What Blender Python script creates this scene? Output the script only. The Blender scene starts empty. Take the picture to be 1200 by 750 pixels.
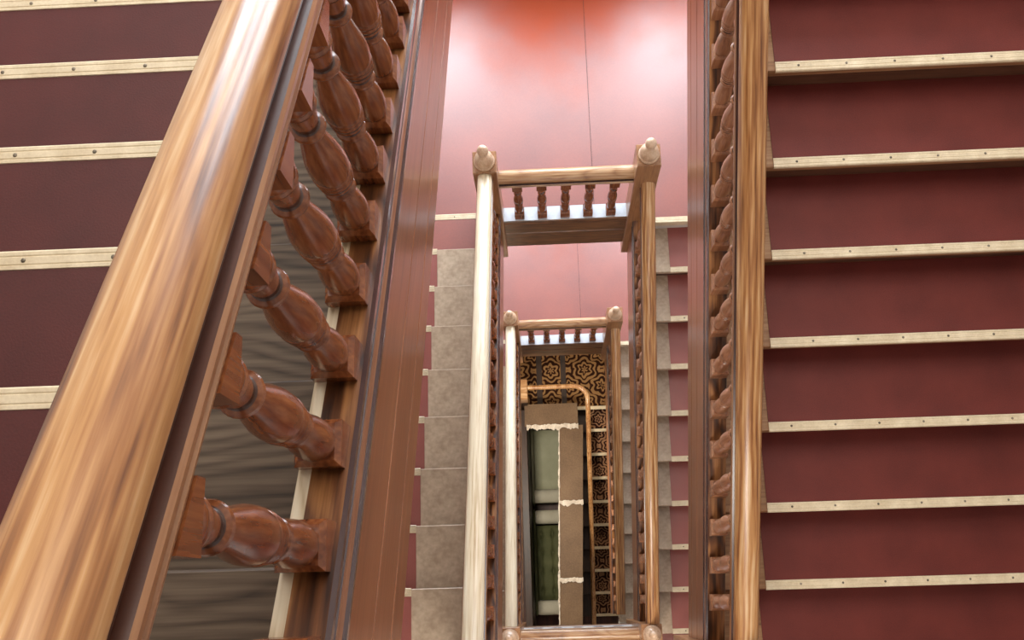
import bpy, bmesh, math, random
from mathutils import Vector, Matrix
random.seed(7)
scene = bpy.context.scene
COL = scene.collection

# ---------------------------------------------------------------- dimensions (metres)
G, RI = 0.28, 0.1583            # going and rise of every step
H = 20 * RI                     # storey height
PITCH = math.atan2(RI, G)
CO = math.cos(PITCH)
Y_R, Z_R = 0.10, -0.92          # far landing edge (middle storey)
Y_L, Z_L = 0.145, Z_R + RI      # first nosing of the left flights
Y_NEAR = -2.394                 # near newels
Y_FAR = 0.137                   # far newels
X_NEWEL, HN = 0.445, 0.065
X_WALL = 1.95
Y_WALL, Y_BACK = 1.95, -4.2
NT = 10

# ---------------------------------------------------------------- materials
def new_mat(name):
    m = bpy.data.materials.new(name); m.use_nodes = True
    nt = m.node_tree
    return m, nt, nt.nodes['Principled BSDF']

def ramp(nt, stops):
    r = nt.nodes.new('ShaderNodeValToRGB')
    e = r.color_ramp.elements
    e[0].position, e[0].color = stops[0][0], (*stops[0][1], 1)
    e[1].position, e[1].color = stops[-1][0], (*stops[-1][1], 1)
    for p, c in stops[1:-1]:
        x = e.new(p); x.color = (*c, 1)
    return r

def mth(nt, op, a, b=None, c=None):
    n = nt.nodes.new('ShaderNodeMath'); n.operation = op
    for i, v in enumerate((a, b, c)):
        if v is None: continue
        if hasattr(v, 'links'): nt.links.new(v, n.inputs[i])
        else: n.inputs[i].default_value = v
    return n.outputs[0]

def wood(name, stops, axis='Y', scale=1.0, rough=.35, bump=.15, spec=.5, ring=.3, coat=0.0, across='X', freq=95, wob=9):
    """oak / pine: fine and coarse streaks along one object axis plus cathedral growth lines"""
    m, nt, b = new_mat(name)
    tc = nt.nodes.new('ShaderNodeTexCoord')
    oi = nt.nodes.new('ShaderNodeObjectInfo')
    off = nt.nodes.new('ShaderNodeVectorMath'); off.operation = 'SCALE'
    off.inputs[0].default_value = (3.1, 5.3, 2.7)
    nt.links.new(oi.outputs['Random'], off.inputs['Scale'])
    add = nt.nodes.new('ShaderNodeVectorMath'); add.operation = 'ADD'
    nt.links.new(tc.outputs['Object'], add.inputs[0]); nt.links.new(off.outputs[0], add.inputs[1])
    def noise(s_along, s_across, detail):
        mp = nt.nodes.new('ShaderNodeMapping')
        q = [s_across * scale] * 3; q['XYZ'.index(axis)] = s_along * scale
        mp.inputs['Scale'].default_value = q
        nt.links.new(add.outputs[0], mp.inputs['Vector'])
        n = nt.nodes.new('ShaderNodeTexNoise'); n.inputs['Scale'].default_value = 1; n.inputs['Detail'].default_value = detail
        nt.links.new(mp.outputs[0], n.inputs['Vector'])
        return n.outputs['Fac']
    n1 = noise(5, 130, 5); n2 = noise(1.5, 16, 4); n3 = noise(2.2, 7, 2)
    sx = nt.nodes.new('ShaderNodeSeparateXYZ'); nt.links.new(add.outputs[0], sx.inputs[0])
    ph = mth(nt, 'MULTIPLY_ADD', sx.outputs[across], freq * scale, mth(nt, 'MULTIPLY', n3, wob * 6.0))
    lines = mth(nt, 'POWER', mth(nt, 'MULTIPLY_ADD', mth(nt, 'SINE', ph), .5, .5), .6)
    v = mth(nt, 'MULTIPLY_ADD', n1, .55, mth(nt, 'MULTIPLY', n2, .45))
    v = mth(nt, 'MULTIPLY_ADD', mth(nt, 'SUBTRACT', lines, .6), .30 * ring, v)
    r = ramp(nt, stops)
    nt.links.new(v, r.inputs[0]); nt.links.new(r.outputs[0], b.inputs['Base Color'])
    b.inputs['Roughness'].default_value = rough
    b.inputs['Specular IOR Level'].default_value = spec
    b.inputs['Coat Weight'].default_value = coat; b.inputs['Coat Roughness'].default_value = .18
    if bump:
        bp = nt.nodes.new('ShaderNodeBump'); bp.inputs['Strength'].default_value = bump; bp.inputs['Distance'].default_value = .002
        nt.links.new(v, bp.inputs['Height']); nt.links.new(bp.outputs[0], b.inputs['Normal'])
    return m

def mottled(name, c1, c2, scale=6, rough=.5, spec=.5, bump=0, fine=60, detail=4, metallic=0, lo=.35, hi=.65):
    m, nt, b = new_mat(name)
    tc = nt.nodes.new('ShaderNodeTexCoord')
    n1 = nt.nodes.new('ShaderNodeTexNoise'); n1.inputs['Scale'].default_value = scale; n1.inputs['Detail'].default_value = detail
    n2 = nt.nodes.new('ShaderNodeTexNoise'); n2.inputs['Scale'].default_value = fine; n2.inputs['Detail'].default_value = 3
    nt.links.new(tc.outputs['Object'], n1.inputs['Vector']); nt.links.new(tc.outputs['Object'], n2.inputs['Vector'])
    v = mth(nt, 'MULTIPLY_ADD', n2.outputs['Fac'], .35, mth(nt, 'MULTIPLY', n1.outputs['Fac'], .65))
    r = ramp(nt, [(lo, c1), (hi, c2)])
    nt.links.new(v, r.inputs[0]); nt.links.new(r.outputs[0], b.inputs['Base Color'])
    b.inputs['Roughness'].default_value = rough; b.inputs['Specular IOR Level'].default_value = spec
    b.inputs['Metallic'].default_value = metallic
    if bump:
        bp = nt.nodes.new('ShaderNodeBump'); bp.inputs['Strength'].default_value = bump; bp.inputs['Distance'].default_value = .003
        nt.links.new(n2.outputs['Fac'], bp.inputs['Height']); nt.links.new(bp.outputs[0], b.inputs['Normal'])
    return m

def carpet_mat(name, dark, mid, gold, rep=.42):
    """medallion carpet: rings round a rosette, repeated and half-dropped"""
    m, nt, b = new_mat(name)
    geo = nt.nodes.new('ShaderNodeNewGeometry')
    sx = nt.nodes.new('ShaderNodeSeparateXYZ'); nt.links.new(geo.outputs['Position'], sx.inputs[0])
    nz = nt.nodes.new('ShaderNodeTexNoise'); nz.inputs['Scale'].default_value = 9; nz.inputs['Detail'].default_value = 2
    nt.links.new(geo.outputs['Position'], nz.inputs['Vector'])
    wob = mth(nt, 'MULTIPLY', mth(nt, 'SUBTRACT', nz.outputs['Fac'], .5), .16)
    x = mth(nt, 'ADD', mth(nt, 'DIVIDE', mth(nt, 'SUBTRACT', sx.outputs['X'], .32), rep), wob)
    y = mth(nt, 'ADD', mth(nt, 'DIVIDE', mth(nt, 'SUBTRACT', mth(nt, 'SUBTRACT', sx.outputs['Y'], sx.outputs['Z']), 7.83), rep), wob)
    def cell(ox, oy):
        u = mth(nt, 'SUBTRACT', mth(nt, 'FRACT', mth(nt, 'ADD', x, ox + 40)), .5)
        w = mth(nt, 'SUBTRACT', mth(nt, 'FRACT', mth(nt, 'ADD', y, oy + 40)), .5)
        d = mth(nt, 'SQRT', mth(nt, 'ADD', mth(nt, 'MULTIPLY', u, u), mth(nt, 'MULTIPLY', w, w)))
        a = mth(nt, 'ARCTAN2', w, u)
        pet = mth(nt, 'MULTIPLY', mth(nt, 'COSINE', mth(nt, 'MULTIPLY', a, 6)), .035)
        return mth(nt, 'ADD', d, pet)
    d1 = cell(.5, .5); d2 = cell(0, 0)
    dm = mth(nt, 'MINIMUM', d1, mth(nt, 'ADD', d2, .04))
    rings = mth(nt, 'SINE', mth(nt, 'MULTIPLY', dm, 44))
    v = mth(nt, 'MULTIPLY_ADD', rings, .5, .5)
    v = mth(nt, 'ADD', v, mth(nt, 'MULTIPLY', mth(nt, 'SUBTRACT', nz.outputs['Fac'], .5), 1.5))
    r = ramp(nt, [(.3, dark), (.5, mid), (.68, gold)])
    nt.links.new(v, r.inputs[0]); nt.links.new(r.outputs[0], b.inputs['Base Color'])
    b.inputs['Roughness'].default_value = .95; b.inputs['Specular IOR Level'].default_value = .15
    return m

M = {}
M['rail'] = wood('oak_handrail', [(.32, (.13, .042, .012)), (.43, (.32, .13, .04)), (.55, (.50, .26, .10)), (.70, (.70, .50, .30))], 'Y', 1, .34, .3, .5, .35, .25, 'X', 330, 2.5)
M['rail_lit'] = wood('window_lit_handrail', [(.30, (.42, .27, .13)), (.45, (.66, .53, .36)), (.65, (.8, .71, .55))], 'Y', 1, .36, .15, .5, .2, .1, 'X', 330, 2.5)  # same handrail oak, far window light painted in as a paler colour
M['rail_lower'] = wood('brown_rail_moulding', [(.30, (.1, .035, .013)), (.45, (.24, .10, .04)), (.65, (.36, .18, .085))], 'Y', 1, .32, .15, .5, .2, .2, 'Z', 330, 2.5)
M['rail_groove'] = wood('dark_rail_groove', [(.3, (.03, .008, .004)), (.7, (.08, .022, .01))], 'Y', 1, .3, .1, .5, .2, .2)  # groove shade and dark varnish both put into the colour
M['string'] = wood('brown_string_wood', [(.3, (.15, .048, .018)), (.5, (.26, .092, .036)), (.7, (.34, .135, .058))], 'Y', .7, .3, .05, .5, .15, .3)
M['moulding'] = wood('dark_string_moulding', [(.3, (.025, .014, .016)), (.5, (.06, .034, .036)), (.7, (.11, .065, .06))], 'Y', .8, .25, .05, .6, .2, .5)
M['moulding_brown'] = wood('light_string_moulding', [(.3, (.14, .055, .028)), (.5, (.30, .135, .075)), (.7, (.42, .22, .13))], 'Y', .8, .28, .05, .5, .2, .3)
M['cap'] = wood('worn_cap_wood', [(.32, (.03, .009, .003)), (.5, (.13, .045, .014)), (.68, (.38, .17, .06))], 'Y', .8, .4, .2, .4, .8)
M['cap_pale'] = wood('pale_worn_wood', [(.32, (.34, .24, .13)), (.5, (.62, .5, .34)), (.68, (.75, .66, .5))], 'Y', 1, .5, .2, .4, .5)
M['baluster'] = wood('varnished_baluster_wood', [(.3, (.08, .019, .006)), (.5, (.20, .058, .018)), (.7, (.33, .115, .038))], 'Z', 1.2, .26, .05, .5, .15, .3)
M['baluster_lit'] = wood('lit_baluster_wood', [(.3, (.17, .062, .027)), (.5, (.34, .15, .075)), (.7, (.5, .26, .15))], 'Z', 1.2, .28, .03, .5, .15, .25)  # lit copy of the baluster wood, brightness painted in for the right side
M['bead'] = wood('dark_baluster_bead', [(.3, (.022, .006, .003)), (.7, (.075, .022, .009))], 'Z', 1.2, .28, .03, .5, .2, .3)
M['newel'] = wood('newel_wood', [(.3, (.18, .07, .028)), (.5, (.31, .145, .062)), (.7, (.45, .24, .12))], 'Z', 1, .32, .1, .5, .3, .2)
M['finial'] = wood('pale_finial_wood', [(.3, (.42, .25, .15)), (.5, (.56, .37, .24)), (.7, (.68, .5, .36))], 'Z', 1, .35, .1, .5, .3, .1)
M['kerb'] = wood('landing_kerb_wood', [(.3, (.06, .024, .01)), (.5, (.16, .07, .03)), (.7, (.27, .13, .06))], 'X', 1, .35, .1, .5, .5, .1, 'Z')
M['kerb_top'] = mottled('sky_sheen_kerb_top', (.55, .6, .66), (.68, .72, .78), 8, .3, .6, .05, 80)  # bluish skylight reflection put into the colour of the kerb top
M['rail_x'] = wood('oak_landing_rail', [(.30, (.16, .062, .022)), (.44, (.34, .16, .065)), (.55, (.47, .27, .13)), (.68, (.6, .4, .24))], 'X', 1, .3, .15, .5, .4, .2, 'Y')
M['tread_oak'] = wood('bare_oak_tread', [(.22, (.016, .01, .006)), (.42, (.085, .056, .036)), (.7, (.18, .13, .088))], 'X', 1.0, .5, .12, .35, .7, 0, 'Y', 300, 8)
M['tread_brown'] = wood('brown_oak_tread', [(.26, (.12, .05, .02)), (.45, (.28, .135, .058)), (.7, (.42, .24, .12))], 'X', .8, .45, .1, .4, .15, 0, 'Y', 420, 6)
M['tread_tan'] = mottled('scuffed_tan_tread', (.34, .235, .15), (.60, .47, .34), 6, .3, .7, .04, 40, 6, lo=.36, hi=.62)
M['riser'] = wood('dark_riser_wood', [(.3, (.05, .018, .01)), (.7, (.14, .055, .028))], 'X', 1, .5, .1, .4, .3, 0, 'Z')
M['lino'] = mottled('dark_red_lino', (.105, .016, .012), (.18, .031, .023), 5, .5, .3, .1, 240, lo=.3, hi=.7)
M['lino_shaded'] = mottled('shaded_red_lino', (.06, .008, .008), (.11, .017, .015), 5, .42, .5, .1, 240, lo=.3, hi=.7)  # same lino, light falloff on the top left flight painted as darker red
M['lino_lit'] = mottled('lit_red_lino', (.24, .045, .034), (.34, .085, .065), 5, .38, .9, .06, 240, lo=.3, hi=.7)  # same lino, glare on the lower flights painted as lighter red
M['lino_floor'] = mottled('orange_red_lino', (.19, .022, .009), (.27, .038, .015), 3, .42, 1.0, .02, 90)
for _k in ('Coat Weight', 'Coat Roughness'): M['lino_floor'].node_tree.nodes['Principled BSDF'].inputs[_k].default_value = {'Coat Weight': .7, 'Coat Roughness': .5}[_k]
def lino_glare_edge():
    """end of window glare painted into colour and gloss, orange red by the wall"""
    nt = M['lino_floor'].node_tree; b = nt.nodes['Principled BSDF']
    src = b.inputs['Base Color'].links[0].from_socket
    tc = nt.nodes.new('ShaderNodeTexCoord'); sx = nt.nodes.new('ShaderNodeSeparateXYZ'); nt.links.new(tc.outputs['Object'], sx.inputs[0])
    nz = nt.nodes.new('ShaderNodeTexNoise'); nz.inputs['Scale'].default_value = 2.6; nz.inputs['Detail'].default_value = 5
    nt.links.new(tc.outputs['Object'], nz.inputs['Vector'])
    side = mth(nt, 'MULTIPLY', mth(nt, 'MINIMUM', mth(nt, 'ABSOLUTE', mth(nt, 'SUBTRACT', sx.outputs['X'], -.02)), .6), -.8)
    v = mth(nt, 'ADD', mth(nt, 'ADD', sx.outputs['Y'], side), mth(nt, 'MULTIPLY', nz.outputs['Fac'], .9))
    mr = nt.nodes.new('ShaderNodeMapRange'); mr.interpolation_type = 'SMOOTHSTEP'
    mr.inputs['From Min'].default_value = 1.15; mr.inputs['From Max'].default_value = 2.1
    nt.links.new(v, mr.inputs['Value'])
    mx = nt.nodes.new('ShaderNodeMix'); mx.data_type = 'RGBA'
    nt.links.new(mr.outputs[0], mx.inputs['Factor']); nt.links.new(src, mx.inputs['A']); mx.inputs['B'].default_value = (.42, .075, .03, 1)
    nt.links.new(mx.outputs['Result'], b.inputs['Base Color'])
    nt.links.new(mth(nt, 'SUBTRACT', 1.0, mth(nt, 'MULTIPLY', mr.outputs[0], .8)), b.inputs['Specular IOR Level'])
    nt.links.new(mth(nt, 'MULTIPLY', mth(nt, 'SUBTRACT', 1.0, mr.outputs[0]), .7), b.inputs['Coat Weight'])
lino_glare_edge()
M['strip'] = mottled('ribbed_pale_nosing', (.60, .48, .31), (.84, .72, .52), 20, .4, .5, .1, 150, lo=.3, hi=.7)
M['screw'] = mottled('dull_screw_metal', (.1, .08, .06), (.3, .26, .2), 40, .4, .5, metallic=.9)
M['plaster'] = mottled('off_white_plaster', (.6, .55, .5), (.7, .66, .62), 2, .8, .3)
M['wall'] = mottled('pale_wall_paint', (.62, .57, .52), (.7, .66, .61), 1.5, .75, .3)
M['window'] = mottled('white_window_paint', (.7, .68, .64), (.8, .78, .75), 4, .5, .4)
M['floor_dark'] = wood('dark_red_floor', [(.3, (.03, .008, .005)), (.7, (.1, .03, .018))], 'Y', .6, .5, .1, .4, .4)
M['dark_wood'] = wood('near_black_wood', [(.3, (.012, .006, .004)), (.7, (.05, .022, .012))], 'Y', .6, .5, .1, .4, .4)
M['carpet'] = carpet_mat('medallion_carpet', (.022, .007, .003), (.08, .028, .01), (.25, .135, .055))
M['runner'] = carpet_mat('runner_carpet', (.02, .006, .004), (.08, .022, .012), (.3, .16, .085), .3)
M['tan'] = mottled('brown_board_paint', (.11, .062, .032), (.19, .115, .062), 3, .6, .3, .1, 60)
M['ragged'] = mottled('ragged_pale_edge', (.5, .42, .34), (.72, .64, .55), 14, .8, .2, .4, 70)
M['olive_pale'] = mottled('pale_olive_fabric', (.36, .35, .23), (.48, .47, .33), 4, .9, .2, .2, 300)
M['cream'] = mottled('cream_fabric', (.5, .45, .34), (.62, .57, .45), 5, .9, .2, .2, 300)
M['green'] = mottled('dark_green_fabric', (.075, .08, .03), (.14, .14, .06), 5, .75, .3, .2, 300)

# ---------------------------------------------------------------- mesh helpers
def link(name, bm, mats, parent=None, loc=(0, 0, 0), rot=(0, 0, 0), smooth=False, angle=.6):
    bmesh.ops.recalc_face_normals(bm, faces=bm.faces)
    me = bpy.data.meshes.new(name); bm.to_mesh(me); bm.free()
    if not isinstance(mats, (list, tuple)): mats = [mats]
    for m in mats: me.materials.append(m)
    if smooth:
        me.shade_smooth()
        try: me.set_sharp_from_angle(angle=angle)
        except Exception: pass
    o = bpy.data.objects.new(name, me); COL.objects.link(o)
    o.parent = parent; o.location = loc; o.rotation_euler = rot
    return o

def empty(name, loc, label, cat, group=None):
    o = bpy.data.objects.new(name, None); COL.objects.link(o)
    o.location = loc; o.empty_display_size = .2
    return tag(o, label, cat, group)

def tag(o, label, cat, group=None):
    o['label'] = label; o['category'] = cat
    if group: o['group'] = group
    return o

def struct(o):
    o['kind'] = 'structure'; return o

def box(bm, x0, x1, y0, y1, z0, z1, mi=0, bev=0, segs=2):
    vs = [bm.verts.new(p) for p in ((x0, y0, z0), (x1, y0, z0), (x1, y1, z0), (x0, y1, z0), (x0, y0, z1), (x1, y0, z1), (x1, y1, z1), (x0, y1, z1))]
    fs = [bm.faces.new([vs[i] for i in q]) for q in ((0, 3, 2, 1), (4, 5, 6, 7), (0, 1, 5, 4), (1, 2, 6, 5), (2, 3, 7, 6), (3, 0, 4, 7))]
    for f in fs: f.material_index = mi
    if bev:
        es = list({e for f in fs for e in f.edges})
        r = bmesh.ops.bevel(bm, geom=es, offset=bev, segments=segs, affect='EDGES', profile=.5)
        for f in r['faces']: f.material_index = mi
    return fs

def prism(bm, prof, a0, a1, axis='Y', mi=None, shear0=0, shear1=0):
    """extrude a closed 2-D profile (u, z) along Y (u is x) or along X (u is y); shear slants the ends with height"""
    def P(u, z, a):
        return (u, a, z) if axis == 'Y' else (a, u, z)
    r0 = [bm.verts.new(P(u, z, a0 + shear0 * z)) for u, z in prof]
    r1 = [bm.verts.new(P(u, z, a1 + shear1 * z)) for u, z in prof]
    n = len(prof)
    for i in range(n):
        f = bm.faces.new((r0[i], r0[(i + 1) % n], r1[(i + 1) % n], r1[i]))
        if mi: f.material_index = mi[i]
    bm.faces.new(r0); bm.faces.new(list(reversed(r1)))

def lathe(bm, prof, segs=20, mi=0, cap=True):
    rings = []
    for r, z in [q[:2] for q in prof]:
        rings.append([bm.verts.new((r * math.cos(2 * math.pi * k / segs), r * math.sin(2 * math.pi * k / segs), z)) for k in range(segs)])
    for a, b, q in zip(rings, rings[1:], prof):
        for k in range(segs):
            f = bm.faces.new((a[k], a[(k + 1) % segs], b[(k + 1) % segs], b[k])); f.material_index = q[2] if len(q) > 2 else mi
    if cap:
        bm.faces.new(list(reversed(rings[0]))); bm.faces.new(rings[-1])

def tube(bm, path, prof):
    """sweep a closed profile (side, up) along a path"""
    rows = []
    n = len(path)
    for i, p in enumerate(path):
        t = (path[min(i + 1, n - 1)] - path[max(i - 1, 0)]).normalized()
        side = t.cross(Vector((0, 0, 1))).normalized(); up = side.cross(t).normalized()
        rows.append([bm.verts.new(p + side * u + up * w) for u, w in prof])
    m = len(prof)
    for a, b in zip(rows, rows[1:]):
        for k in range(m):
            bm.faces.new((a[k], a[(k + 1) % m], b[(k + 1) % m], b[k]))
    bm.faces.new(rows[0]); bm.faces.new(list(reversed(rows[-1])))

def nose_L(y, lv): return Z_L + lv * H - (y - Y_L) * RI / G
def nose_R(y, lv): return Z_R + lv * H + (y - Y_R) * RI / G

# ---------------------------------------------------------------- profiles
HALF = [(0, 0), (.036, 0), (.042, .005), (.0435, .011), (.0415, .0145), (.0415, .0175), (.0445, .021), (.045, .028), (.042, .033), (.031, .035), (.030, .042), (.033, .045),
        (.0365, .049), (.0395, .056), (.0395, .066), (.037, .078), (.030, .089), (.018, .0965), (0, .100)]
HALF_MI = [2, 2, 2, 2, 1, 2, 2, 2, 1, 1, 1, 0, 0, 0, 0, 0, 0, 0]
RAIL_MI = HALF_MI + HALF_MI[::-1]
RAIL = HALF + [(-u, z) for u, z in reversed(HALF[1:-1])]

def baluster_profile(L, b0, b1):
    """turned shaft between the two square blocks: vase, beads, long bulb with three rings, bead, flared collar"""
    a, c = b0, L - b1
    T = c - a
    shape = [(0, 0.0205), (0.009, 0.0235), (0.0361, 0.0258), (0.0903, 0.0268), (0.1445, 0.0258), (0.1987, 0.0225), (0.2393, 0.0185), (0.2619, 0.0155), (0.2709, 0.0145, 1), (0.2781, 0.0185, 1), (0.2872, 0.0225), (0.298, 0.024), (0.3088, 0.0225), (0.316, 0.018, 1), (0.3215, 0.0155, 1), (0.3323, 0.0175), (0.3477, 0.02), (0.354, 0.0215), (0.3576, 0.0245), (0.3702, 0.0262), (0.3793, 0.0255, 1), (0.3838, 0.0235, 1), (0.3883, 0.026), (0.4009, 0.0275), (0.4109, 0.0268), (0.4154, 0.0246, 1), (0.4199, 0.0272), (0.4316, 0.0286), (0.4425, 0.0278), (0.4479, 0.0258, 1), (0.4533, 0.0275), (0.4876, 0.0288), (0.5418, 0.028), (0.596, 0.0252), (0.6502, 0.0215), (0.7043, 0.018), (0.7405, 0.0158), (0.754, 0.0148, 1), (0.7603, 0.019), (0.7694, 0.0225), (0.7802, 0.0238), (0.791, 0.0225), (0.7983, 0.018, 1), (0.8037, 0.016, 1), (0.83, 0.0175), (0.87, 0.02), (0.905, 0.0218), (0.918, 0.0222, 1), (0.925, 0.0245), (0.936, 0.0258), (0.946, 0.025), (0.952, 0.0235, 1), (0.958, 0.0255), (0.972, 0.0268), (0.986, 0.0258), (1, 0.024, 1)]
    return [(q[1], a + q[0] * T, 1 if len(q) > 2 else 0) for q in shape]

def make_baluster_mesh(L, b0, b1, slope, hb=.029, segs=24):
    bm = bmesh.new()
    def block(z0, z1, s0, s1, ch0, ch1):
        # square block with chamfered inner end, outer end cut to the slope
        lo = [(-hb, -hb), (hb, -hb), (hb, hb), (-hb, hb)]
        a = [bm.verts.new((x, y, z0 + s0 * y)) for x, y in lo]
        rings = [a]
        if ch0: rings.append([bm.verts.new((x, y, z0 + .012)) for x, y in lo]); 
        if ch1: rings.append([bm.verts.new((x, y, z1 - .010)) for x, y in lo]); rings.append([bm.verts.new((x * .78, y * .78, z1)) for x, y in lo])
        else: rings.append([bm.verts.new((x, y, z1 + s1 * y)) for x, y in lo])
        if ch0:
            for v, (x, y) in zip(a, lo): v.co = (x * .78, y * .78, z0)
        for r0, r1 in zip(rings, rings[1:]):
            for k in range(4): bm.faces.new((r0[k], r0[(k + 1) % 4], r1[(k + 1) % 4], r1[k]))
        bm.faces.new(list(reversed(rings[0]))); bm.faces.new(rings[-1])
    block(0, b0, slope, 0, False, True)
    lathe(bm, baluster_profile(L, b0 - .004, b1 - .004), segs)
    block(L - b1, L, 0, slope, True, False)
    return bm

# ---------------------------------------------------------------- one flight of stairs
def flight(side, lv, label, lino_edge, lino_key='lino', wood_key='tread_oak', full_first=False, string=True, screws=True, n=9, inner=None, runner=False):
    s = -1 if side == 'L' else 1
    y0 = Y_L if side == 'L' else Y_R
    z0 = (Z_L if side == 'L' else Z_R) + lv * H
    root = empty('stair_flight', (s * 1.2, -1.15, z0 + (RI * 4 if side == 'L' else -RI * 5)), label, 'stairs')
    root_off = Vector(root.location)
    xin = (.466 if side == 'L' else .486) if inner is None else inner
    # treads; each is a board with a rounded nosing, its lino, its nosing strip and a riser under the front edge
    d = 1 if side == 'L' else -1          # direction the nosing faces
    def place(o, yy, zz):
        o.location = Vector((0, yy, zz)) - root_off
    first = None
    xa, xb = sorted((s * xin, s * (X_WALL - .02)))
    la, lb = sorted((s * lino_edge, s * (X_WALL - .02)))
    fa, fb = xa, xb
    js = range(0, n) if side == 'L' else range(1, n + 1)
    for k, j in enumerate(js):
        yy = y0 - j * G
        zz = z0 + (j * RI if side == 'L' else -j * RI)
        bm = bmesh.new()
        T = .042
        prof = [(-.328 * d, 0)] + [(-.004 * d, 0), (-.001 * d, -.004), (0, -.012), (0, -T + .012), (-.004 * d, -T + .003), (-.009 * d, -T), (-.02 * d, -T), (-.022 * d, -T - .018), (-.03 * d, -T - .02)] + [(-.328 * d, -T)]
        if d < 0: prof = list(reversed(prof))
        prism(bm, prof, xa, xb, 'X')
        t = link('tread', bm, M[wood_key], root); place(t, yy, zz)
        whole = full_first and k == 0
        a, b = (fa, fb) if whole else (la, lb)
        bm = bmesh.new()
        box(bm, a, b, min(-.309 * d, -.028 * d), max(-.309 * d, -.028 * d), .0002, .004)
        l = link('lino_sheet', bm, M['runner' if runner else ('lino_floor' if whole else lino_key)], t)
        bm = bmesh.new()
        sp = [(-.034 * d, .0002), (.0015 * d, .0002), (.0015 * d, -.006), (.003 * d, -.006), (.003 * d, .004), (.000 * d, .0065), (-.006 * d, .0065), (-.008 * d, .005), (-.010 * d, .0065), (-.022 * d, .0065), (-.024 * d, .005), (-.026 * d, .0065), (-.032 * d, .0065)]
        if d < 0: sp = list(reversed(sp))
        prism(bm, sp, a, b, 'X')
        if screws:
            x = a + .07 + random.random() * .1
            while x < b - .05:
                mtx = Matrix.Translation((x, -.016 * d, .0066)) @ Matrix.Diagonal((1, 1, .5, 1))
                r = bmesh.ops.create_uvsphere(bm, u_segments=8, v_segments=6, radius=.0045, matrix=mtx)
                for v in r['verts']:
                    for f in v.link_faces: f.material_index = 1
                x += .16
        link('nosing_strip', bm, [M['strip'], M['screw']], t)
        bm = bmesh.new()
        box(bm, xa, xb, min(-.03 * d, -.05 * d), max(-.03 * d, -.05 * d), -RI + .004, -T - .001)
        rs = link('riser', bm, M['riser'], root); place(rs, yy, zz)
    # plaster soffit under the flight
    ya, yb = y0 - (n + .4) * G, y0 - .1
    bm = bmesh.new()
    f = nose_L if side == 'L' else nose_R
    pr = [(ya, f(ya, lv) - .30), (yb, f(yb, lv) - .30), (yb, f(yb, lv) - .24), (ya, f(ya, lv) - .24)]
    prism(bm, pr, min(s * (xin + .005), s * (X_WALL - .02)), max(s * (xin + .005), s * (X_WALL - .02)), 'X')
    o = link('soffit', bm, M['plaster'], root); o.location = -root_off
    if string:
        face = .400 if side == 'L' else .420
        # section seen along the slope: pale bevel inside, worn cap, ogee, grooved board
        w = -s      # outward towards the well
        def X(u): return s * face + w * u
        P = CO
        prof = [(-.065, -.44), (0, -.44), (0, -.340), (-.004, -.335), (0, -.330), (0, -.180), (-.004, -.175), (0, -.170), (0, .010),
                (.004, .016), (.005, .030), (.001, .038), (-.002, .05), (.001, .066), (.004, .078), (.004, .088), (.000, .092), (.004, .100), (.005, .118), (.001, .130),
                (-.045, .130), (-.063, .124), (-.065, .115)]
        mi = [0] * 8 + [3] * 3 + [4] * 4 + [3] * 4 + [1, 2 if side == 'L' else 1, 2 if side == 'L' else 1, 0]
        pts = [(X(u), z * P) for u, z in prof]
        bm = bmesh.new()
        ylo, yhi = Y_NEAR + HN - .005, Y_FAR - HN + .005
        L = (yhi - ylo) / CO
        yc = (ylo + yhi) / 2
        tn = math.tan(PITCH) * (1 if side == 'L' else -1)
        prism(bm, pts, -L / 2, L / 2, 'Y', mi, -tn, -tn)
        st = link('string_board', bm, [M['string'], M['cap'], M['cap_pale'], M['moulding'], M['moulding_brown']], root, Vector((0, yc, f(yc, lv))) - root_off, (-PITCH if side == 'L' else PITCH, 0, 0))
    return root

def balustrade(side, lv, label):
    s = -1 if side == 'L' else 1
    f = nose_L if side == 'L' else nose_R
    bot, cap = (.606, .130) if side == 'L' else (.615, .130)
    ylo, yhi = Y_NEAR + HN - .002, Y_FAR - HN + .002
    yc = (ylo + yhi) / 2
    root = empty('balustrade', (s * .45, yc, f(yc, lv) + cap), label, 'balustrade', 'turned balustrades along the stair flights')
    off = Vector(root.location)
    rx = -.447 if side == 'L' else .459
    bx = -.4325 if side == 'L' else .4525
    tn = math.tan(PITCH) * (1 if side == 'L' else -1)
    bm = bmesh.new(); L = (yhi - ylo) / CO
    prism(bm, RAIL, -L / 2, L / 2, 'Y', RAIL_MI, -tn, -tn)
    link('handrail', bm, [M['rail_lit' if side == 'L' and lv < 1 else 'rail'], M['rail_groove'], M['rail_lower']], root, Vector((rx, yc, f(yc, lv) + bot)) - off, (-PITCH if side == 'L' else PITCH, 0, 0), True, .5)
    slope = -RI / G if side == 'L' else RI / G
    key = 'baluster_' + side
    step, nb = (.1265, 18) if side == 'L' else (.1316, 18)
    ystart = -2.078 if side == 'L' else -2.05
    for k in range(-2, nb):
        y = ystart + k * step
        if y < ylo + .04 or y > yhi - .04: continue
        if key not in MESH:
            o = link('baluster', make_baluster_mesh(bot - cap + .004, .052, .045, slope), [M['baluster' if side == 'L' else 'baluster_lit'], M['bead']], root, (0, 0, 0), (0, 0, 0), True, .45)
            MESH[key] = o.data
        else:
            o = bpy.data.objects.new('baluster', MESH[key]); COL.objects.link(o); o.parent = root
        o.location = Vector((bx, y, f(y, lv) + cap - .002)) - off
    return root
MESH = {}

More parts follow.
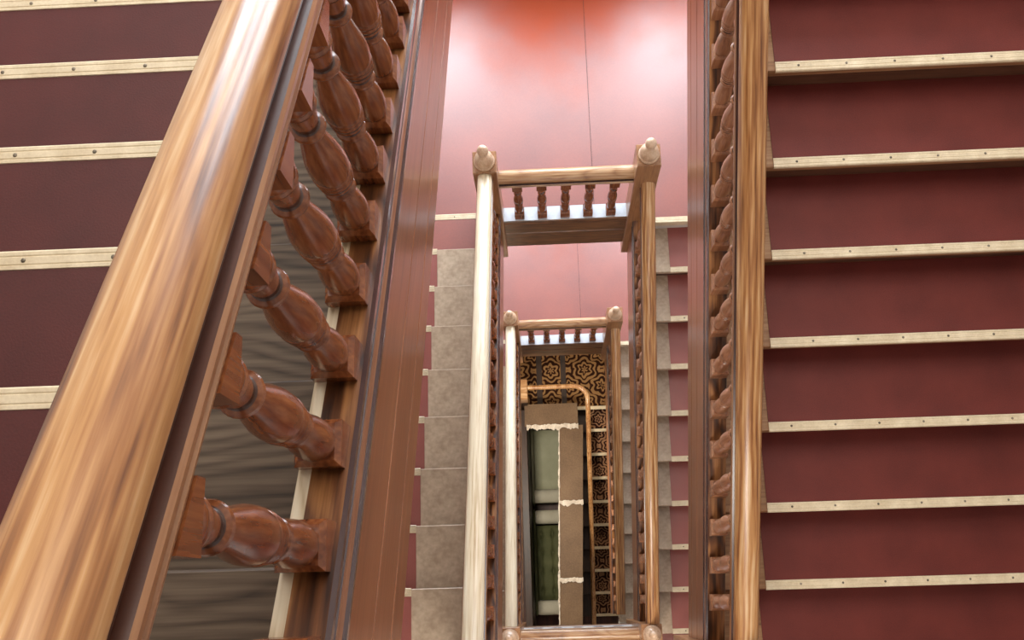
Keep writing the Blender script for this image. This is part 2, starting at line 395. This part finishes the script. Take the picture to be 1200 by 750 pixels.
# ---------------------------------------------------------------- newel posts
def newel(x, y, zfloor, label, face=1):
    top = zfloor + .929
    root = empty('newel_post', (x, y, zfloor), label, 'newel post', 'square newel posts with turned finials')
    key = 'newel'
    if key not in MESH:
        bm = bmesh.new()
        box(bm, -HN, HN, -HN, HN, -.47, .929, 0, .004, 1)
        # stepped pendant foot
        box(bm, -HN * .7, HN * .7, -HN * .7, HN * .7, -.50, -.47, 0, .006, 1)
        o = link('post', bm, M['newel'], root); MESH[key] = o.data
        bm = bmesh.new()
        lathe(bm, [(.056, .929), (.058, .936), (.056, .944), (.050, .947), (.048, .953), (.051, .958), (.0515, .968), (.048, .984), (.040, 1.000), (.030, 1.012), (.0215, 1.021),
                   (.0175, 1.030), (.0185, 1.037), (.026, 1.046), (.0305, 1.058), (.031, 1.070), (.027, 1.086), (.018, 1.098), (.009, 1.104), (.0015, 1.1055)], 28)
        q = link('finial', bm, M['finial'], root, smooth=True, angle=.7); MESH['finial'] = q.data
    else:
        for nm, k in (('post', 'newel'), ('finial', 'finial')):
            o = bpy.data.objects.new(nm, MESH[k]); COL.objects.link(o); o.parent = root
    return root

def landing_balustrade(yc, zfloor, label, nb=5):
    """straight rail and short balusters between two newels, standing on the landing kerb"""
    root = empty('landing_balustrade', (0, yc, zfloor + .13), label, 'balustrade', 'short balustrades across the landings')
    bm = bmesh.new()
    prism(bm, [(u, z) for u, z in RAIL], -(X_NEWEL - HN) - .002, X_NEWEL - HN + .002, 'X', RAIL_MI)
    link('handrail', bm, [M['rail_x'], M['rail_groove'], M['rail_x']], root, (0, 0, .52), (0, 0, 0), True, .5)
    for k in range(nb):
        x = (k - (nb - 1) / 2) * .14
        if 'short' not in MESH:
            o = link('baluster', make_baluster_mesh(.522, .075, .10, 0), [M['baluster'], M['bead']], root, (0, 0, 0), (0, 0, 0), True, .45); MESH['short'] = o.data
        else:
            o = bpy.data.objects.new('baluster', MESH['short']); COL.objects.link(o); o.parent = root
        o.location = (x, 0, -.001)
    return root

def kerb(yc, zfloor, d):
    """landing edge: capped fascia between the newels; d is the direction of the well"""
    bm = bmesh.new()
    pts = [(-.05 * d, -.33), (.037 * d, -.33), (.037 * d, -.10), (.033 * d, -.095), (.033 * d, -.085), (.037 * d, -.08), (.038 * d, .05), (.042 * d, .06), (.042 * d, .08), (.038 * d, .09),
           (.043 * d, .105), (.043 * d, .124), (.038 * d, .13), (-.05 * d, .13)]
    mi = [0] * 12 + [1, 0]
    if d < 0: pts = list(reversed(pts)); mi = [1] + [0] * 13
    prism(bm, pts, -(X_NEWEL - HN) - .004, X_NEWEL - HN + .004, 'X', mi)
    return struct(link('trim', bm, [M['kerb'], M['kerb_top']], None, (0, yc, zfloor)))

# ================================================================ build
flight('L', 1, 'top left stair flight beside the large foreground handrail, bare oak tread ends', .775, 'lino_shaded', 'tread_oak')
flight('R', 1, 'top right stair flight with wide dark red treads and pale nosings', .66, 'lino', 'tread_brown')
flight('L', 0, 'middle left stair flight with scuffed grey wooden treads and red strip', .775, 'lino_lit', 'tread_tan', full_first=True)
flight('R', 0, 'middle right stair flight with narrow red treads beside tan handrail', .66, 'lino_lit', 'tread_tan')
flight('L', -1, 'lowest left stair flight beside the innermost pale handrail', .775, 'lino_lit', 'tread_tan', full_first=True, screws=False)
flight('R', -1, 'lower right stair flight with grey treads behind the innermost brown handrail', .66, 'lino_lit', 'tread_tan', screws=False)
flight('R', -2, 'bottom stair flight with patterned dark carpet and pale nosings', .335, 'lino', 'dark_wood', string=False, screws=False, inner=.19, runner=True)

RAILS = {}
RAILS['L1'] = balustrade('L', 1, 'large foreground balustrade at left with thick oak handrail and reddish turned balusters')
RAILS['R1'] = balustrade('R', 1, 'long straight balustrade in front of the wide red treads at right')
RAILS['L0'] = balustrade('L', 0, 'middle left balustrade with cream white handrail running down to the landing')
balustrade('R', 0, 'middle right balustrade with tan handrail beside narrow red treads')
balustrade('L', -1, 'innermost left balustrade with narrow white handrail, one floor lower')
balustrade('R', -1, 'innermost right balustrade with thin brown handrail, one floor lower')

zB, zC, zD = Z_R, Z_R - H, Z_R - 2 * H
zA = Z_R + H
nA, nB, nC = zA + 10 * RI, zB + 10 * RI, zC + 10 * RI
newel(-X_NEWEL, Y_FAR, zB, 'left newel post of the nearer pink landing, pale finial on top')
newel(X_NEWEL, Y_FAR, zB, 'right newel post of the nearer pink landing, pale finial on top')
newel(-X_NEWEL, Y_FAR, zC, 'left newel post of the small lower landing above the carpet')
newel(X_NEWEL, Y_FAR, zC, 'right newel post of the small lower landing above the carpet')
newel(-X_NEWEL, Y_NEAR, nC, 'left newel post at the bottom edge of the photo, rounded finial')
newel(X_NEWEL, Y_NEAR, nC, 'right newel post at the bottom edge of the photo, rounded finial')
landing_balustrade(Y_FAR, zB, 'short balustrade with five balusters across the nearer pink landing')
landing_balustrade(Y_FAR, zC, 'short balustrade with five balusters across the lower landing above patterned carpet')
landing_balustrade(Y_NEAR, nC, 'landing rail along the bottom edge of the photo')
# near end posts of the flights that meet the landings outside the picture
for key, z, x in (('L1', nA, -X_NEWEL), ('L0', nB, -X_NEWEL), ('R1', nB, X_NEWEL)):
    r = RAILS[key]
    e = bpy.data.objects.new('end_post', MESH['newel']); COL.objects.link(e); e.parent = r; e.location = Vector((x, Y_NEAR, z)) - Vector(r.location)
    q = bpy.data.objects.new('finial', MESH['finial']); COL.objects.link(q); q.parent = e
for y, z, d in ((Y_FAR, zB, -1), (Y_FAR, zC, -1), (Y_NEAR, nC, 1)): kerb(y, z, d)

# landings: slab with plaster underside, two lino sheets with a seam, a pale strip at the step edge
def landing(y0, y1, z, edge_d, seam=.19, lino=True, strips=(), mat='plaster'):
    bm = bmesh.new(); box(bm, -X_WALL, X_WALL, y0, y1, z - .28, z - .004)[1].material_index = 1
    fl = struct(link('floor', bm, [M[mat], M['dark_wood']]))
    if lino:
        for a, b in ((-X_WALL, seam - .0015), (seam + .0015, X_WALL)):
            bm = bmesh.new(); box(bm, a, b, y0, y1, z - .0035, z)
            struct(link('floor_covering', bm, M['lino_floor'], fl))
    for a, b, y in strips:
        bm = bmesh.new()
        d = edge_d
        sp = [(-.034 * d, .0002), (.003 * d, .0002), (.003 * d, -.05), (.005 * d, -.05), (.005 * d, .005), (.001 * d, .0075), (-.006 * d, .0075), (-.008 * d, .006), (-.010 * d, .0075), (-.022 * d, .0075), (-.024 * d, .006), (-.026 * d, .0075), (-.032 * d, .0075)]
        if d < 0: sp = list(reversed(sp))
        prism(bm, sp, a, b, 'X')
        struct(link('nosing_strip', bm, M['strip'], fl, (0, y, z)))
    return fl
landing(.118, Y_WALL, zA, -1, strips=[(.52, X_WALL, .1)])
landing(.118, Y_WALL, zB, -1, strips=[(.52, X_WALL, .1)])
landing(.118, Y_WALL, zC, -1, strips=[(.52, X_WALL, .1)])
yn = Y_L - 9 * G
for z in (nA, nB, nC):
    landing(Y_BACK, yn - .02, z, 1, strips=[(-X_WALL, -.52, yn - .02)])

# ---- bottom storey
bm = bmesh.new(); box(bm, -X_WALL, X_WALL, .1, Y_WALL, zD - .28, zD - .006)
struct(link('floor', bm, M['dark_wood']))
for a, b in ((-1.2, -.285), (-.215, .02), (.085, 1.3)):
    bm = bmesh.new(); box(bm, a, b, .105, Y_WALL - .05, zD - .006, zD + .004, 0, .003, 1)
    tag(link('carpet', bm, M['carpet']),
        'patterned gold and brown medallion carpet at the ' + ('left end of the bottom landing' if a < -1 else 'middle of the bottom landing, narrow strip' if a < 0 else 'head of the bottom stairs, widest piece'),
        'carpet', 'medallion carpets on the bottom landing')
bm = bmesh.new(); box(bm, .19, 1.3, .07, .112, zD, zD + .009, 0, .002, 1)
struct(link('nosing_strip', bm, M['strip']))
zG = zD - 10 * RI
bm = bmesh.new(); box(bm, -X_WALL, X_WALL, Y_BACK, Y_WALL, zG - .1, zG)
struct(link('floor', bm, M['floor_dark']))

# curved handrail of the bottom flight
root = empty('curved_handrail', (.30, .2, zD), 'curved brown handrail bending from the landing down the patterned bottom stairs', 'handrail')
zr = zD + .85
path = [Vector((x, .20, zr)) for x in (-.40, -.3, -.1, .05, .14)]
for k in range(1, 9):
    a = k / 8 * math.pi / 2
    path.append(Vector((.155 + .155 * math.sin(a), .045 + .155 * math.cos(a), zr - .02 * k / 8)))
for k in range(1, 24):
    y = .045 - k * .115
    path.append(Vector((.312, y, zr - .02 + (y - .045) * RI / G)))
circ = [(.028 * math.cos(t * math.pi / 6), .026 * math.sin(t * math.pi / 6)) for t in range(12)]
bm = bmesh.new(); tube(bm, path, circ)
o = link('rail', bm, M['rail'], root, -Vector(root.location), smooth=True, angle=1.2)
for y in (-.1, -1.0, -1.9):
    z1 = zr - .02 + (y - .045) * RI / G - .02
    bm = bmesh.new()
    bmesh.ops.create_cone(bm, cap_ends=True, segments=12, radius1=.011, radius2=.011, depth=.80, matrix=Matrix.Translation((.312, y, z1 - .40)))
    o = link('bracket_post', bm, M['dark_wood'], root, -Vector(root.location), smooth=True)
root = empty('corner_post', (-.445, .16, zD), 'square brown post top at the left end of the curved handrail', 'post')
bm = bmesh.new(); box(bm, -.06, .06, -.11, .13, .70, .90, 0, .006, 1)
link('post_cap', bm, M['rail_x'], root)
bm = bmesh.new(); box(bm, -.045, .045, -.08, .1, 0, .70)
link('post_shaft', bm, M['dark_wood'], root)
# dark panelled partition left of the chairs
bm = bmesh.new(); box(bm, -.50, -.42, -2.6, .04, zG, zD + .295, 0, .004, 1)
for k in range(4):
    box(bm, -.42, -.414, -2.5 + k * .64, -2.0 + k * .64, zG + .2, zD + .15, 0, .003, 1)
tag(link('partition', bm, M['dark_wood']), 'near-black wooden partition along the left of the olive armchairs', 'partition')

# raking brown boards beside the bottom stairs, with ragged pale edges
def ragged_strip(bm, p0, p1, w, th, n=40, amp=.5, seed=1):
    rnd = random.Random(seed)
    p0, p1 = Vector(p0), Vector(p1)
    t = (p1 - p0); side = Vector((0, 0, 1)).cross(t).normalized()
    lo, hi = [], []
    sm = 0
    for i in range(n + 1):
        c = p0 + t * i / n
        sm = sm * .6 + rnd.uniform(-1, 1) * .7
        a = w * (1 + amp * sm); b = w * .35 * (1 + rnd.uniform(-.5, .5))
        zz = Vector((0, 0, th * (1 + .6 * rnd.uniform(-1, 1))))
        lo.append((c - side * b, c - side * b + zz)); hi.append((c + side * a, c + side * a + zz))
    V = [[bm.verts.new(q) for q in (l[0], h[0], h[1], l[1])] for l, h in zip(lo, hi)]
    for a, b in zip(V, V[1:]):
        for k in range(4): bm.faces.new((a[k], a[(k + 1) % 4], b[(k + 1) % 4], b[k]))
    bm.faces.new(V[0]); bm.faces.new(list(reversed(V[-1])))

ZL = zD + .35
def lx(y, e): return (-.028 + .038 * (y + .2)) if e == 0 else (.257 + .048 * (y + .2))
root = empty('ledge', (.08, -1.2, ZL), 'long brown boarded ledge with ragged pale edges beside the carpeted bottom stairs', 'ledge')
off = -Vector(root.location)
for y0, y1 in ((-.175, -1.07), (-1.09, -1.95), (-1.97, -2.5)):
    bm = bmesh.new()
    vs = []
    for y in (y0, y1):
        for e in (0, 1):
            for dz in (0, -.05): vs.append(bm.verts.new((lx(y, e), y, ZL + dz)))
    for q in ((0, 2, 6, 4), (1, 5, 7, 3), (0, 4, 5, 1), (2, 3, 7, 6), (0, 1, 3, 2), (4, 6, 7, 5)): bm.faces.new([vs[i] for i in q])
    link('board', bm, M['tan'], root, off)
bm = bmesh.new(); ragged_strip(bm, (lx(-2.5, 0), -2.5, ZL), (lx(-.19, 0), -.19, ZL), .012, .015, 90, .6, 3)
link('ragged_edge', bm, M['ragged'], root, off)
for y, sd in ((-1.08, 5), (-1.96, 9)):
    bm = bmesh.new(); ragged_strip(bm, (lx(y, 1) + .005, y, ZL + .002), (lx(y, 0), y, ZL + .002), .035, .012, 16, .6, sd)
    link('ragged_edge', bm, M['ragged'], root, off)
bm = bmesh.new(); box(bm, .085, .125, -2.5, .09, zG, ZL - .052)
tag(link('partition', bm, M['dark_wood']), 'dark boarded partition carrying the long brown ledge beside the bottom stairs', 'partition')
root = empty('ledge', (-.1, -.04, ZL - .03), 'dark brown shelf crossing above the armchairs, ragged pale front edge', 'ledge')
off = -Vector(root.location)
bm = bmesh.new(); box(bm, -.44, .2, -.17, .095, ZL - .05, ZL)
link('board', bm, M['tan'], root, off)
bm = bmesh.new(); ragged_strip(bm, (.2, -.175, ZL), (-.42, -.175, ZL), .05, .014, 34, .5, 12)
link('ragged_edge', bm, M['ragged'], root, off)

# two armchairs on the bottom floor, facing the stairs
def roll(bm, x0, x1, r, y, z, segs=18):
    rings = []
    n = 8
    for i in range(n + 1):
        x = x0 + (x1 - x0) * i / n
        k = 1 - .28 * (1 if i in (0, n) else 0)
        rings.append([bm.verts.new((x, y + r * k * math.cos(2 * math.pi * a / segs), z + r * k * .85 * math.sin(2 * math.pi * a / segs))) for a in range(segs)])
    for p, q in zip(rings, rings[1:]):
        for a in range(segs): bm.faces.new((p[a], p[(a + 1) % segs], q[(a + 1) % segs], q[a]))
    bm.faces.new(rings[0]); bm.faces.new(list(reversed(rings[-1])))

def cushion(bm, x0, x1, y0, y1, z0, z1, tuft=0, n=28):
    """domed seat pad, buttoned when tuft > 0"""
    top = []
    for i in range(n + 1):
        row = []
        for j in range(n + 1):
            u, v = i / n, j / n
            e = min(1, 7 * min(u, 1 - u)) ** .5 * min(1, 7 * min(v, 1 - v)) ** .5
            h = z0 + (z1 - z0) * e
            if tuft:
                fu, fv = (u * 3) % 1 - .5, (v * 4) % 1 - .5
                d = math.hypot(fu, fv)
                h -= tuft * math.exp(-(d / .14) ** 2)
                h -= tuft * .45 * math.exp(-(fv / .07) ** 2)
                h -= tuft * .3 * math.exp(-(fu / .07) ** 2)
            row.append(bm.verts.new((x0 + (x1 - x0) * u, y0 + (y1 - y0) * v, h)))
        top.append(row)
    for i in range(n):
        for j in range(n): bm.faces.new((top[i][j], top[i + 1][j], top[i + 1][j + 1], top[i][j + 1]))
    box(bm, x0, x1, y0, y1, z0 - .12, z0)

def armchair(y0, y1, label, seat_mat, arm_mat, tuft, zs):
    """y0..y1 spans the seat between the two rolled arms; the back stands at the left"""
    root = empty('armchair', (-.22, (y0 + y1) / 2, zG), label, 'armchair', 'armchairs under the stairwell')
    off = -Vector(root.location)
    r = .09
    bm = bmesh.new(); cushion(bm, -.385, .06, y0 + .005, y1 - .005, zs - .06, zs, tuft)
    link('seat_cushion', bm, seat_mat, root, off, smooth=True, angle=1.0)
    for y in (y0 - r, y1 + r):
        bm = bmesh.new(); roll(bm, -.41, .07, r, y, zs + .14); box(bm, -.40, .05, y - .06, y + .06, zG + .1, zs + .14, 0, .01, 1)
        link('armrest', bm, arm_mat, root, off, smooth=True, angle=.8)
    bm = bmesh.new(); box(bm, -.405, -.375, y0 - 2 * r, y1 + 2 * r, zG + .1, zs + .3, 0, .012, 2)
    link('backrest', bm, seat_mat, root, off, smooth=True)
    bm = bmesh.new(); box(bm, -.37, .05, y0, y1, zG + .1, zs - .18)
    link('base', bm, M['dark_wood'], root, off)
    for x in (-.33, .02):
        for y in (y0 - .05, y1 + .05):
            bm = bmesh.new(); lathe(bm, [(.016, 0), (.024, .04), (.028, .10)], 12)
            link('leg', bm, M['dark_wood'], root, Vector((x, y, zG)) + off, smooth=True)
    return root
zs = -8.40
armchair(-.79, .03, 'pale olive armchair with smooth seat and cream rolled arm', M['olive_pale'], M['cream'], 0, zs)
armchair(-2.20, -1.24, 'armchair with buttoned dark green seat between two cream rolled arms', M['green'], M['cream'], .06, zs)

# ---- room shell
def wall(name, *b):
    bm = bmesh.new(); box(bm, *b); return struct(link(name, bm, M['wall']))
ZT = 7.6
wall('wall_left', -X_WALL - .15, -X_WALL, Y_BACK, Y_WALL, zG, ZT)
wall('wall_right', X_WALL, X_WALL + .15, Y_BACK, Y_WALL, zG, ZT)
wall('wall_back', -X_WALL - .15, X_WALL + .15, Y_BACK - .15, Y_BACK, zG, ZT)
# far wall with three windows at every landing
wins = [(-1.35, -.50, .50, 2.35), (-.32, .32, .95, 2.35), (.50, 1.35, .50, 2.35)]
levels = [zC, zB, zA]
bm = bmesh.new()
zcur = zG
for zf in levels:
    box(bm, -X_WALL - .15, X_WALL + .15, Y_WALL, Y_WALL + .2, zcur, zf + .50)
    xs = [-X_WALL - .15]
    for x0, x1, s0, s1 in wins: xs += [x0, x1]
    xs.append(X_WALL + .15)
    for a, b in zip(xs[0::2], xs[1::2]): box(bm, a, b, Y_WALL, Y_WALL + .2, zf + .50, zf + 2.35)
    box(bm, wins[1][0], wins[1][1], Y_WALL, Y_WALL + .2, zf + .50, zf + .95)
    zcur = zf + 2.35
box(bm, -X_WALL - .15, X_WALL + .15, Y_WALL, Y_WALL + .2, zcur, ZT)
struct(link('wall_far', bm, M['wall']))
n = 0
POWER = 62
for li, zf in enumerate(levels):
    for x0, x1, s0, s1 in wins:
        n += 1
        bm = bmesh.new()
        t = .04
        y0, y1 = Y_WALL + .08, Y_WALL + .12
        box(bm, x0, x0 + t, y0, y1, zf + s0, zf + s1); box(bm, x1 - t, x1, y0, y1, zf + s0, zf + s1)
        box(bm, x0 + t, x1 - t, y0, y1, zf + s0, zf + s0 + t); box(bm, x0 + t, x1 - t, y0, y1, zf + s1 - t, zf + s1)
        zm = zf + (s0 + s1) / 2
        box(bm, x0 + t, x1 - t, y0 + .005, y1 - .005, zm - .015, zm + .015)
        struct(link('window_%d' % n, bm, M['window']))
        ld = bpy.data.lights.new('window_daylight', 'AREA'); ld.shape = 'RECTANGLE'
        ld.size = x1 - x0; ld.size_y = s1 - s0
        ld.energy = POWER * (x1 - x0) * (s1 - s0) * (1.0, 1.0, .8)[li]
        ld.color = (.82, .91, 1.0)
        lo = bpy.data.objects.new('window_daylight', ld); COL.objects.link(lo)
        lo.location = ((x0 + x1) / 2, Y_WALL + .25, zf + (s0 + s1) / 2); lo.rotation_euler = (-math.pi / 2, 0, 0)

# daylight over the stair hall (glass roof open to the sky)
ld = bpy.data.lights.new('skylight', 'AREA'); ld.shape = 'RECTANGLE'; ld.size = 2.6; ld.size_y = 3.4; ld.energy = 190; ld.color = (1.0, .95, .88)
lo = bpy.data.objects.new('skylight', ld); COL.objects.link(lo); lo.location = (0, .9, ZT + .2)
# added warm fill to brighten the ground floor hall
ld = bpy.data.lights.new('hall_fill', 'AREA'); ld.size = .9; ld.energy = 22; ld.color = (1.0, .85, .66)
lo = bpy.data.objects.new('hall_fill', ld); COL.objects.link(lo); lo.location = (1.0, 1.0, zC - .45)

ld = bpy.data.lights.new('chair_fill', 'AREA'); ld.size = .25; ld.energy = 85; ld.color = (1.0, .92, .78)  # added unseen fill that brightens the armchairs
lo = bpy.data.objects.new('chair_fill', ld); COL.objects.link(lo); lo.location = (-.62, -1.1, zD + 3.0); lo.rotation_euler = (0, math.radians(6), 0)
for z, p in ((nC, 26), (nB, 22)):  # added fill lights above the near landings, out of view
    ld = bpy.data.lights.new('landing_fill', 'AREA'); ld.size = .5; ld.energy = p; ld.color = (1.0, .92, .82)
    lo = bpy.data.objects.new('landing_fill', ld); COL.objects.link(lo); lo.location = (0, -3.3, z + 2.3); lo.rotation_euler = (math.radians(20), 0, 0)
w = bpy.data.worlds.new('sky'); scene.world = w; w.use_nodes = True
bg = w.node_tree.nodes['Background']; bg.inputs[0].default_value = (1, .96, .92, 1); bg.inputs[1].default_value = .22

# ---------------------------------------------------------------- camera
cam = bpy.data.cameras.new('camera'); co = bpy.data.objects.new('camera', cam); COL.objects.link(co)
co.location = (-.1475, -2.1399, 4.9666); co.rotation_euler = (.2704, .0424, -.0279)
cam.sensor_width = 36; cam.sensor_fit = 'HORIZONTAL'; cam.lens = 1163.7 * 36 / 1200; cam.clip_start = .02
scene.camera = co
try:
    scene.view_settings.view_transform = 'Standard'; scene.view_settings.look = 'None'
except Exception: pass
